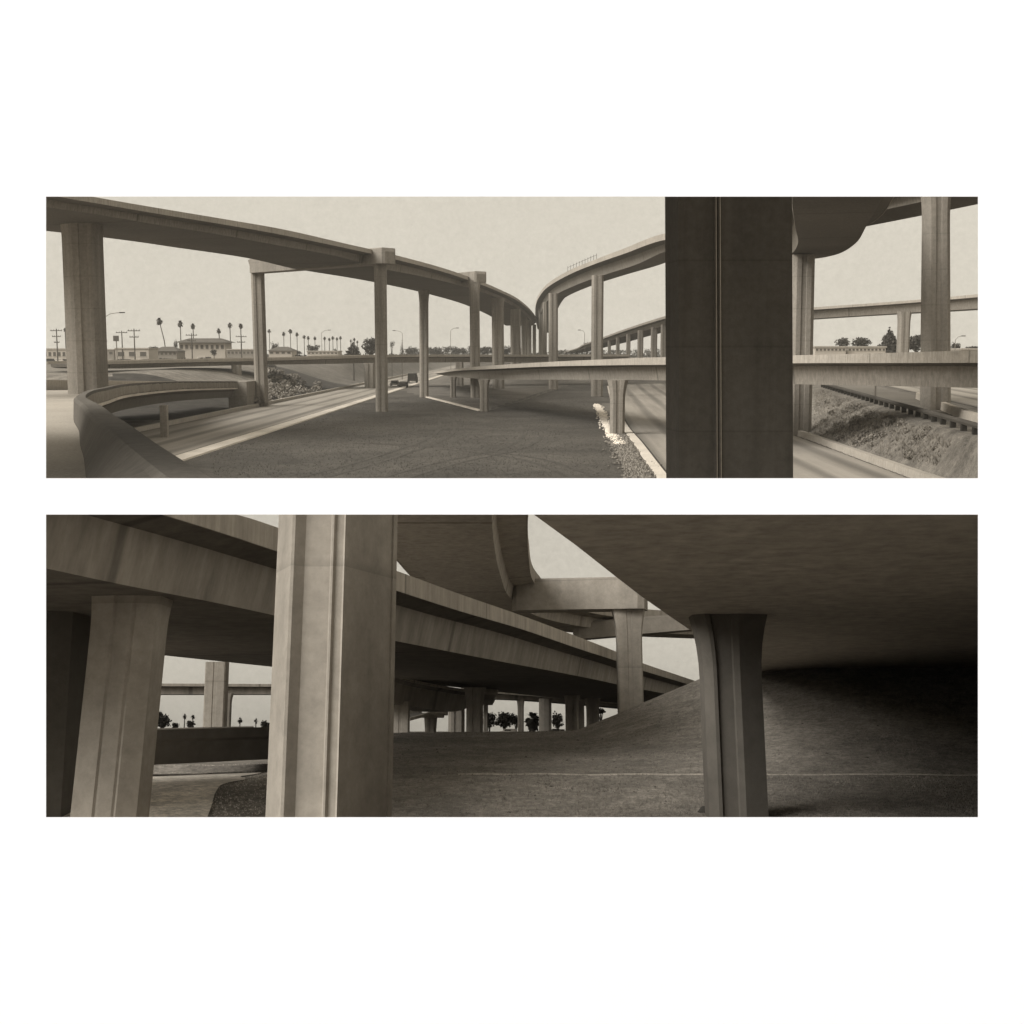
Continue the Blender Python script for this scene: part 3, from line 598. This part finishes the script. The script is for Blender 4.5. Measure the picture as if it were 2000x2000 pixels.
lamp(203, 620, 240, 3.2, 'street lamp with a long curved arm beside the wide left column'); lamp(786, 651, 420, -2.5, 'street lamp above the narrow cypress'); lamp(880, 646, 420, 2, 'street lamp between the fourth and fifth columns of the left viaduct')
lamp(628, 650, 430, 2.4, 'street lamp among the far palms'); lamp(1142, 650, 420, -1.5, 'street lamp between the two right viaduct columns'); lamp(1866, 664, 290, 1.5, 'thin street lamp right of the thick right column', -5.3)
s0 = F.P(227, 661, 320); sg = thing(F, 'signboard', (s0.x, 320, gz(320, 227)), 'square dark signboard on a post left of the pale warehouse', 'sign')
b = MB(); b.tube([(s0.x, 320, gz(320, 227)), s0], .15, 6); mesh('post', b.v, b.f, M['metal'], sg); b = MB(); b.box((s0.x-.7, 319.7, s0.z-.7), (s0.x+.7, 319.95, s0.z+.7)); mesh('board', b.v, b.f, M['wood'], sg)
s0 = F.P(1710, 757, 124); zb = hU(s0.x, 124); sg = thing(F, 'signpost', (s0.x, 96, zb), 'thin post behind the guard rail on the right bank', 'post')
b = MB(); b.tube([(s0.x, 124, zb), (s0.x, 124, -2.6)], .09, 6); mesh('post', b.v, b.f, M['metal'], sg); b = MB(); b.box((s0.x-.3, 123.9, -3.0), (s0.x+.3, 123.95, -2.7)); mesh('plate', b.v, b.f, M['wood'], sg)
v, f = [], []
lob = []
for k in range(120): px = random.uniform(800, 1300); d_ = random.uniform(575, 640); a = F.P(px, 690, d_); lob.append((a.x, d_, -1.6, random.uniform(2, 5), 2.5, random.uniform(.8, 2.6)))
for k in range(60): px = random.uniform(1560, 1935); d_ = random.uniform(300, 330); a = F.P(px, 690, d_); lob.append((a.x, d_, hU(a.x, d_)+.6, random.uniform(1.2, 3), 1.5, random.uniform(.5, 1.5)))
for k in range(90): px = random.uniform(500, 800); d_ = random.uniform(400, 470); a = F.P(px, 690, d_); lob.append((a.x, d_, -1.3, random.uniform(1, 3), 1.5, random.uniform(.4, 1.3)))
v, f = leaves(lob, 15000, .42); tag(mesh('far_trees', v, f, M['leaf'], fr=F, base=(0, 600, -2)), 'distant band of low trees and hedges along the horizon of the upper view', 'trees', kind='stuff')
for k, px in enumerate((212, 233, 282, 301, 318, 333, 360, 388, 404, 433, 452, 476, 489)):
    d_ = 316+random.uniform(0, 14); a = F.P(px, 690, d_); g_ = hU(a.x, d_); r_ = random.uniform(.9, 1.9)
    t = thing(F, 'shrub', (a.x, d_, g_), ORD[k]+' shrub from the left in front of the buildings below the near palms', 'shrub', 'shrubs in front of the buildings')
    v, f = leaves([(a.x+random.uniform(-.5, .5)*r_, d_, g_+r_*.5, r_*.8, r_*.6, r_*.6) for _ in range(4)], 160, .22); mesh('foliage', v, f, M['leaf'], t)
    b = MB(); b.tube([(a.x, d_, g_-.1), (a.x, d_, g_+r_*.5)], .06, 5); mesh('stem', b.v, b.f, M['trunk'], t)
# ---- vehicles
def car(fr, x, y, z, L, W, H, label, m, truck=False, name='parked_car', yaw=0, cat='car', grp=None):
    t = thing(fr, name, (0, 0, 0), label, cat, grp)
    prof = [(-.5,.22),(-.5,.5),(-.46,.56),(-.30,.60),(-.20,.97),(.20,1.0),(.32,.62),(.49,.52),(.5,.22)] if not truck else [(-.5,.22),(-.5,.96),(-.47,1.0),(.22,1.0),(.33,.62),(.48,.56),(.5,.22)]
    rings = []
    for s, k in ((-.5, .95), (-.46, 1), (.46, 1), (.5, .95)): rings.append([Vector((s*W*(1 if p[1] < .65 else .86), p[0]*L*k, p[1]*H)) for p in prof])
    v, f = sweep(rings); mesh('body', v, f, M[m], t)
    b = MB(); b.box((-W*.36, -L*.5-.02, H*.62), (W*.36, -L*.5+.05 if truck else -L*.22, H*.88)); mesh('rear_window', b.v, b.f, M['glass'], t)
    for s in (-1, 1):
        b = MB(); b.box((s*W*.445-.03, -L*.18, H*.64), (s*W*.445+.03, L*.2, H*.88)); mesh('side_window', b.v, b.f, M['glass'], t)
        b = MB(); b.box((s*W*.38-.12, -L*.5-.03, H*.38), (s*W*.38+.12, -L*.5, H*.5)); mesh('tail_light', b.v, b.f, M['dark'], t)
        for q in (-.31, .31):
            b = MB(); r = H*.22
            for e in (0, 1):
                for j in range(12): a = j*math.pi/6; b.v.append((s*W*.5-s*.2*e+s*.02, q*L+math.cos(a)*r, r+math.sin(a)*r))
            b.f = [tuple(range(12)), tuple(range(12, 24))[::-1]]+[(j, (j+1) % 12, 12+(j+1) % 12, 12+j) for j in range(12)]; mesh('wheel', b.v, b.f, M['dark'], t)
    t.matrix_world = fr.M @ Matrix.Translation(Vector((x, y, z))*SCL[0]) @ Matrix.Rotation(yaw, 4, 'Z'); return t
p = F.G(806, 748, ZG+.05); car(F, p.x, p.y, ZG+.06, 6, 2.4, 2.6, 'dark box-bodied truck driving away on the left freeway', 'dark', True, 'truck', cat='truck')
p = F.G(788, 757, ZG+.05); car(F, p.x, p.y, ZG+.06, 4.6, 1.9, 1.4, 'dark car nearest on the left freeway beside the fourth column', 'dark', False, 'car')
p = F.G(771, 754, ZG+.05); car(F, p.x, p.y, ZG+.06, 4.6, 1.9, 1.4, 'grey car in the inner lane of the left freeway', 'metal', False, 'car')
for i, (px, dd, m_) in enumerate(((215, 322, 'cream'), (246, 322, 'dark'), (272, 322, 'white'), (100, 322, 'dark'), (116, 322, 'white'), (330, 330, 'dark'), (395, 350, 'white'), (455, 340, 'dark'))):
    ds = ['pale car just right of the wide left column', 'dark car in front of the pale warehouse', 'white car at the right end of the pale warehouse', 'dark car at the left edge of the upper view', 'white car just left of the wide left column', 'dark car below the leaning palm', 'white car in front of the long dark-roofed building', 'dark car left of the second column'][i]
    a = F.P(px, 690, dd); car(F, a.x, dd, hU(a.x, dd)+.02, 4.6, 1.9, 1.5, ds, m_, False, 'parked_car', yaw=1.5, grp='cars parked below the skyline')
# low shrubs on the banks
def shrub(fr, p, r, label, grp, n=120, m='brush'):
    t = thing(fr, 'shrub', p, label, 'shrub', grp); lob = [(p[0]+random.uniform(-.5,.5)*r, p[1]+random.uniform(-.5,.5)*r, p[2]+r*.35, r*.6, r*.6, r*.45) for _ in range(4)]
    v, f = leaves(lob, n, r*.16); mesh('foliage', v, f, M[m], t)
    b = MB(); b.tube([(p[0], p[1], p[2]-.1), (p[0], p[1], p[2]+r*.3)], r*.06, 5); mesh('stem', b.v, b.f, M['trunk'], t)
for _ in range(80):
    Y = random.uniform(80, 150); k = random.uniform(.15, .85); X = xk(Y)+.5+(xg(Y)-xk(Y)-1)*k
    shrub(F, (X, Y, hU(X, Y)), random.uniform(.25, .7), 'low scrubby bush on the bank below the guard rail', 'bushes on the right bank')
for _ in range(60):
    Y = random.uniform(185, 290); X = random.uniform(-.2*Y, -41)
    shrub(F, (X, Y, hU(X, Y)), random.uniform(.8, 1.9), 'dark bush on the bank beyond the left freeway', 'bushes beyond the left freeway', n=160)
# ================================================================== LOWER PLACE
F = L_; SCL[0] = .5
def zc(X): return lin([(-60, -1.35), (-11, -1.3), (-7.6, -1.15), (-5.2, -.10), (0, -.05), (2.6, 0), (3.4, .30), (7.9, 2.15), (11, 3.4), (40, 5.0)], X)
def hL(X, Y):
    b = -1.72
    if Y < 20: return -1.72-3.4*sm((19.5-Y)/6)
    if Y < 30: h = b+(.67)*max(0, (Y-23)/7)
    elif Y < 31: h = -1.05
    else: h = -1.05+(zc(X*50/max(Y, 50) if Y > 50 else X)+1.05)*min(1, (Y-31)/19)
    lx = sm((-3.0-X*24/max(Y, 12))/2)          # the pale mound at left keeps lower
    if Y > 50: h = zc(X)*max(0, 1-(Y-52)/30)+(-1.2)*min(1, max(0, (Y-52)/30)) if Y > 52 else zc(X)
    if X < -3: h += -.25*lx if Y < 45 else 0
    return h+.03*noise.noise(Vector((X*.8, Y*.5, 1)))
v = []; f = []; mi = []
xs_ = [-60+.5*i for i in range(71)]+[-25+.25*i for i in range(1, 200)]+[25+i for i in range(1, 60)]
ys_ = [-280, -40, -20, 0, 8, 12, 16]+[18+.5*i for i in range(84)]+[61, 64, 68, 74, 82, 90, 110, 150, 250, 500, 1000, 1900]
xs_ = [-1400, -800, -300, -120]+xs_+[200, 600, 1400]
for y in ys_:
    for x in xs_: v.append((x, y, hL(x, y)))
nx = len(xs_)
for j in range(len(ys_)-1):
    for i in range(nx-1):
        f.append((j*nx+i, j*nx+i+1, (j+1)*nx+i+1, (j+1)*nx+i)); X = (xs_[i]+xs_[i+1])/2; Y = (ys_[j]+ys_[j+1])/2
        mi.append(1 if False and -22 < X < -(.236-.002*(Y-24))*Y and 21 < Y < 42 else 0)
g = mesh('ground', v, f, [M['earth'], M['sand']], fr=F, base=(0, 20, -1.72), smooth=True); tag(g, kind='structure')
for p, k in zip(g.data.polygons, mi): p.material_index = k
bd = [(-(.236-.002*(Y-24))*Y+random.uniform(-.25, .25), Y) for Y in (21, 23, 25, 27, 29, 31, 33, 35, 37, 39, 41)]
strip('ground', F, [(-.5*y, y) for x, y in bd], bd, lambda x, y: hL(x, y)+.03, 'sand', n=6)
rings = []
for k in range(60):
    x = -1.3+k*.34; y = 30.3+.12*math.sin(k*.31)+random.uniform(-.02, .02); h = hL(x, y); rings.append([Vector((x, y-.09, h-.1)), Vector((x, y+.09, h-.1)), Vector((x, y+.09, h+.03)), Vector((x, y-.09, h+.028))])
v, f = sweep(rings); tag(mesh('gutter', v, f, M['para'], fr=F, base=rings[0][0]), 'thin pale concrete gutter running level across the dark slope', 'gutter')
Z1 = 2.45
# ---- D1: the main deck
A = thing(F, 'overpass', (-3, 31, -1.7), 'wide overpass crossing the lower view from upper left down to the slope', 'overpass')
def dd1(y): return Z1*FPX/(YL-y)
deck(F, A, [(-60, 950, 956, 1048, 15.6), (90, 950, 957, 1081.5, 17), (200, 952, 968, 1106, 18.3), (334, 968, 1006, 1137, 20.2), (451, 1003, 1043, 1162, 22.2), (537, 1030, 1072, 1181, 24), (768, 1113.6, 1149, 1235.6, 30.7), (900, 1162, 1192, 1264.5, 36), (1020, 1203.5, 1227.5, 1290, 43),
            (1128, 1244, 1265, 1312, 51.5), (1205, 1274, 1290, 1328.7, 60), (1253, 1295, 1308, 1340, 67), (1348, 1327, 1337, 1360, 88), (1420, 1352, 1360, 1376, 115)], lambda t: lin([(0, 16), (.3, 14.5), (.46, 11.3), (1, 11)], t), 1, ov=.7, n=5, pt=.22)
def lcol(root, xl, xr, d, yt, **k):
    zt = F.P(xl, yt, d).z; c = (xl+xr)/2; return column(F, root, k.pop('pb', c), k.pop('ptop', c), (xr-xl)*d/FPX, k.pop('zb', -1.9), zt+.05, d, **k)
CLP = [(-.5,.15),(-.36,-.32),(-.05,-.42),(-.02,-.395),(.01,-.405),(.20,-.42),(.23,-.40),(.26,-.42),(.5,-.30),(.5,.30),(.3,.42),(-.3,.42)]
lcol(A, 140, 282, 22.8, 1165, pb=213, ptop=236, plan=CLP, flare=.12, fh=.8, m='conc2')
lcol(A, -30, 146, 26, 1165, plan=CLP, m='shaded')
lcol(A, 911, 943, 62, 1345, zb=-1.5, flare=.35, fh=1.0); lcol(A, 1105, 1130, 74, 1360, zb=-1.5, flare=.2, fh=.8, k=1.6); lcol(A, 1146, 1170, 84, 1365, zb=-1.5, flare=.35, fh=1.)
# ---- near pillar
B = thing(F, 'column', F.P(650, YL, 17)+Vector((0, 0, -1.8)), 'huge grooved near column with a bright left face, left of centre in the lower view', 'column')
d = 17.0; zt = F.P(650, 952, d).z; column(F, B, 640, 645.5, 240*d/FPX, -1.9, zt, d, plan=BIG, m='conc2', wt=234*d/FPX, name='shaft')
# ---- D2: high deck curving away over the bent
Dk = thing(F, 'viaduct', (-1, 50, -1.2), 'high viaduct seen from below, carried by a pale crossbeam at top centre', 'viaduct')
Z2 = 6.0
# soffit path runs on the right edge
deck(F, Dk, None, 5.2, 1, ov=.95, n=8, pt=.25, farpar=True, gm='para', paths=[(.42, 31.2, Z2+.14, Z2+.12, Z2), (.46, 34, Z2+.60, Z2+.45, Z2), (.48, 40, Z2+1.2, Z2+.65, Z2), (.62, 48, Z2+1.3, Z2+.7, Z2), (1.05, 57, Z2+1.3, Z2+.7, Z2), (2.7, 66.5, Z2+1.3, Z2+.7, Z2), (6.6, 74, Z2+1.3, Z2+.7, Z2), (13, 78, Z2+1.3, Z2+.7, Z2), (20, 80, Z2+1.3, Z2+.7, Z2)])
b0 = F.P(1005, 1197, 57.5); b1 = F.P(1262, 1191, 56); beam(Dk, (b0.x, b0.y, b0.z+.05), (b1.x, b1.y, b1.z), .75, 1.35, name='crossbeam', m='conc2')
lcol(Dk, 1208, 1256, 56.2, 1191, zb=-.5, pb=1233, ptop=1231, flare=.36, fh=1.6, m='conc2', plan=RECT)
b0 = F.P(1120, 1250, 74); b1 = F.P(1352, 1232, 74); beam(Dk, (b0.x, b0.y, b0.z), (b1.x, b1.y, b1.z), .8, .9, name='crossbeam')
# ---- D3: the dark deck over the right half
C = thing(F, 'overpass', (6, 24, -1.7), 'massive dark overpass filling the right side of the lower view overhead', 'overpass')
Z3 = 2.2
edge = [tuple(F.G(px, py, Z3)[:2]) for px, py in ((970, 951), (1044, 1006), (1125, 1065), (1205, 1128), (1253, 1165), (1308, 1203.5), (1362, 1240), (1400, 1268), (1430, 1295), (1448, 1318), (1458, 1340))]
rings = []
for x, y in edge:
    tz = min(Z3+.55, .1965*y); x1 = .46*y+2
    rings.append([Vector((x, y, Z3)), Vector((x1, y, Z3)), Vector((x1, y, tz)), Vector((x-.0, y, tz))])
v, f = sweep(rings); mesh('girder', v, f, M['para'], C, uv=[(0, .5)]*len(v))
lcol(C, 1376, 1486, 24, 1200, pb=1434, ptop=1428, flare=.35, fh=1.3, m='shaded', plan=[(-.5,.3),(-.5,-.2),(-.36,-.4),(-.3,-.4),(-.27,-.34),(-.02,-.34),(.0,-.4),(.1,-.42),(.5,-.26),(.5,.3),(.3,.42),(-.3,.42)])
v, f = sweep([[Vector((.43*y+.8, y, -5)), Vector((.43*y+1.8, y, -5)), Vector((.43*y+1.8, y, Z3-.003)), Vector((.43*y+.8, y, Z3-.003))] for y in (11.5, 50)]); mesh('abutment', v, f, M['shaded'], C)  # unseen wall added at right to block light from the near pillar
# ---- G: dark low deck at left
G = thing(F, 'overpass', (-9, 40, -1.3), 'low dark overpass seen edge-on between the left column and the near pillar', 'overpass')
deck(F, G, [(90, 1431, 1448, 1506, 36), (296, 1425.5, 1441, 1495.5, 38), (525, 1420, 1436, 1484, 41), (640, 1418, 1432, 1478, 43)], 4, 1, ov=.25, pt=.15, pm='shaded', gm='shaded')
# ---- E: far deck, left window
E = thing(F, 'viaduct', (-18, 78, -1.3), 'pale far viaduct seen through the left gap under the wide overpass', 'viaduct')
deck(F, E, [(230, 1335, 1339, 1355, 80), (301, 1335, 1339, 1355.5, 80), (533, 1336, 1340, 1355.5, 80), (700, 1337, 1341, 1356, 80)], 3, 1, ov=.5, pt=.15)
lcol(E, 399, 439, 70, 1295, zb=-1.5, m='conc2', plan=RECT); lcol(E, 438, 450, 79, 1356, zb=-1.5, flare=.6, fh=.7)
# ---- H, I, E2
H = thing(F, 'ramp', (-3, 70, -1), 'dark curving ramp ending in a rounded nose behind the wide overpass', 'ramp')
deck(F, H, [(770, 1316, 1321, 1372, 58), (816, 1330, 1334, 1378, 60), (901, 1345, 1349, 1390, 64), (945, 1347, 1356, 1376, 68), (968, 1352, 1358, 1374, 72), (966, 1351, 1357, 1371, 77), (945, 1348, 1354, 1368, 80)], 2.6, 1, ov=.3, pt=.15)
lcol(H, 766, 799, 60, 1372, zb=-.5, plan=RECT, m='conc2'); lcol(H, 876, 907, 70, 1385, zb=-1.2); lcol(H, 944, 953, 74, 1370, zb=-1.2)
for (r, y0, y1, m_) in ((.80, 1347, 1357, 'para'), (.62, 1357, 1377, 'conc')):
    c = F.P(955, y0, 68); z1 = F.P(955, y1, 68).z; rr = []
    for zz, k in ((z1, .8), (z1+(c.z-z1)*.4, 1), (c.z, 1)): rr.append([Vector((c.x-.3+math.cos(a*.5236)*r*k, 68+math.sin(a*.5236)*r*k, zz)) for a in range(12)])
    v, f = sweep(rr); mesh('nose' if m_ == 'para' else 'nose_girder', v, f, M[m_], H)
I = thing(F, 'ramp', (-12, 84, -1), 'bright curved ramp low in the gap left of the dark column', 'ramp')
deck(F, I, [(800, 1402, 1405, 1410, 78), (822, 1396, 1399, 1404, 80), (845, 1389, 1393, 1399, 83), (866, 1386, 1393, 1400, 84), (874, 1389, 1396, 1402, 86), (862, 1391, 1396, 1402, 89)], 2, 1, ov=.2, pt=.15, gm='para')
lcol(I, 833, 849, 86, 1398, zb=-1.3, wt=.9)
E2 = thing(F, 'viaduct', (4, 92, -1), 'slim far viaduct on thin columns seen under the wide overpass right of centre', 'viaduct')
deck(F, E2, [(900, 1343, 1348, 1361, 92), (945, 1347, 1352, 1364, 92), (1054, 1357.5, 1360, 1368, 94), (1208, 1373, 1375, 1380, 98), (1300, 1381, 1383, 1388, 102)], 3, 1, ov=.4, pt=.15)
lcol(E2, 1011, 1023, 94, 1366, zb=-1.3, flare=.4, fh=.8); lcol(E2, 1053, 1077, 88, 1366, zb=-1.3, plan=CLP)
lcol(E2, 1121, 1141, 90, 1370, zb=-1.3, plan=RECT)
# trees and cars of the lower place
tree(F, 318, 1405, 95, -1.4, 42, 34, 'large rounded tree beside the left column in the lower view', n=700)
tree(F, 342, 1418, 100, -1.4, 18, 14, 'small bush-like tree beside the large rounded tree', n=300)
tree(F, 372, 1414, 100, -1.4, 20, 16, 'dark tree below the pair of small palms', n=400)
palm(F, 361, 1398, 104, -1.4, 5, 'left palm of the close pair beyond the low dark overpass', group='palms of the lower skyline'); palm(F, 377, 1399, 104, -1.4, 5, 'right palm of the close pair beyond the low dark overpass', group='palms of the lower skyline')
palm(F, 469, 1406, 104, -1.4, 6, 'single palm just right of the pale far column', group='palms of the lower skyline'); palm(F, 500, 1407, 104, -1.4, 5, 'palm nearest the bright face of the near pillar', group='palms of the lower skyline')
tree(F, 519, 1417, 98, -1.4, 30, 20, 'dark rounded tree touching the near pillar', n=400)
for k, (px, w_, h_, ds) in enumerate(((956, 34, 36, 'tree half hidden by the rounded ramp nose'), (985, 50, 34, 'broad dark tree left of the thin far column'), (1008, 30, 20, 'low tree at the foot of the thin far column'), (1090, 32, 36, 'dark tree right of the double far column'), (1062, 20, 16, 'small tree at the foot of the double far column'))):
    tree(F, px, 1405, 108, -1.4, w_, h_, ds, n=600)
palm(F, 1041, 1404, 104, -1.4, 19, 'wide bushy fan palm between the far columns', group='palms of the lower skyline')
tree(F, 1173, 1388, 96, -1.2, 26, 12, 'low dark bush on the crest at the foot of the slope', n=300)
p = F.P(992, 1427, 72); car(F, p.x, 76, hL(p.x, 76)+.75, 1.0, .5, .33, 'small white car parked beyond the crest below the broad dark tree', 'white', True, 'parked_car', yaw=1.5)
p = F.P(1086, 1426, 76); car(F, p.x, 76, hL(p.x, 76)+.77, 1.0, .5, .3, 'small pale car parked beyond the crest right of the double far column', 'cream', False, 'parked_car', yaw=1.5)
# clods and tufts on the lower slope
stones(F, [(2, 25.5), (6, 26.5), (9, 27.5)], 300, 2.2, .02, .06, -1.5, 'earth', 'loose clods of earth on the near part of the dark slope', 'clods') if False else None
tufts(F, hL, 26000, -2.4, 9, 23.5, 50, .05, 'earth', 'short dry grass tufts over the dark slope', 'grass', ok=lambda x, y: x > -.17*y)
tufts(F, hL, 5000, -7.5, -4.2, 22.5, 46, .035, 'sand', 'pale dry grass on the bank under the low dark overpass', 'grass')
r0 = F.P(1376, 1590, 24.6); b = MB()
tag(mesh('boulder', *(lambda v, f: (v, f))(*sweep([[Vector((r0.x+math.cos(a)*r, r0.y+math.sin(a)*r*.8, r0.z-.15+h)) for a in [i*.7854+random.uniform(-.2, .2) for i in range(8)]] for r, h in ((.1, 0), (.15, .08), (.13, .2), (.05, .3))])), M['dark'], fr=F, base=(r0.x, r0.y, r0.z-.15)), 'small dark boulder at the foot of the right column in the lower view', 'boulder')

v = []; f = []
for _ in range(700):
    y = random.uniform(23, 50); x = random.uniform(-.1, .5)*y; z = hL(x, y); s_ = random.uniform(.01, .03)*random.choice((1, 1, 1, 1.8)); q = len(v)
    v += [(x+a*s_*random.uniform(.6, 1.3), y+b_*s_*random.uniform(.6, 1.3), z+c*s_*random.uniform(.5, .9)) for a, b_, c in ((1,0,0),(0,1,0),(-1,0,0),(0,-1,0),(0,0,1),(0,0,-.5))]
    f += [(q+a, q+b_, q+4) for a, b_ in ((0,1),(1,2),(2,3),(3,0))]
tag(mesh('clods', v, f, M['track'], fr=F, base=v[0]), 'loose dark clods and stones scattered over the lower slope', 'clods', kind='stuff')
# ================================================================== air
hz = bpy.data.materials.new('pale_air'); hz.use_nodes = True; t = hz.node_tree; t.nodes.clear()
pv = t.nodes.new('ShaderNodeVolumePrincipled'); oo = t.nodes.new('ShaderNodeOutputMaterial'); t.links.new(pv.outputs[0], oo.inputs['Volume'])
pv.inputs['Color'].default_value = (.95, .91, .83, 1); pv.inputs['Density'].default_value = .0003; pv.inputs['Anisotropy'].default_value = .2
b = MB(); b.box((-900, -160, -4), (900, 1340, 440)); SCL[0] = 1.0
me = bpy.data.meshes.new('haze'); me.from_pydata([Vector(q) for q in b.v], [], b.f); me.materials.append(hz)
o = bpy.data.objects.new('haze', me); SC.collection.objects.link(o); o['kind'] = 'stuff'
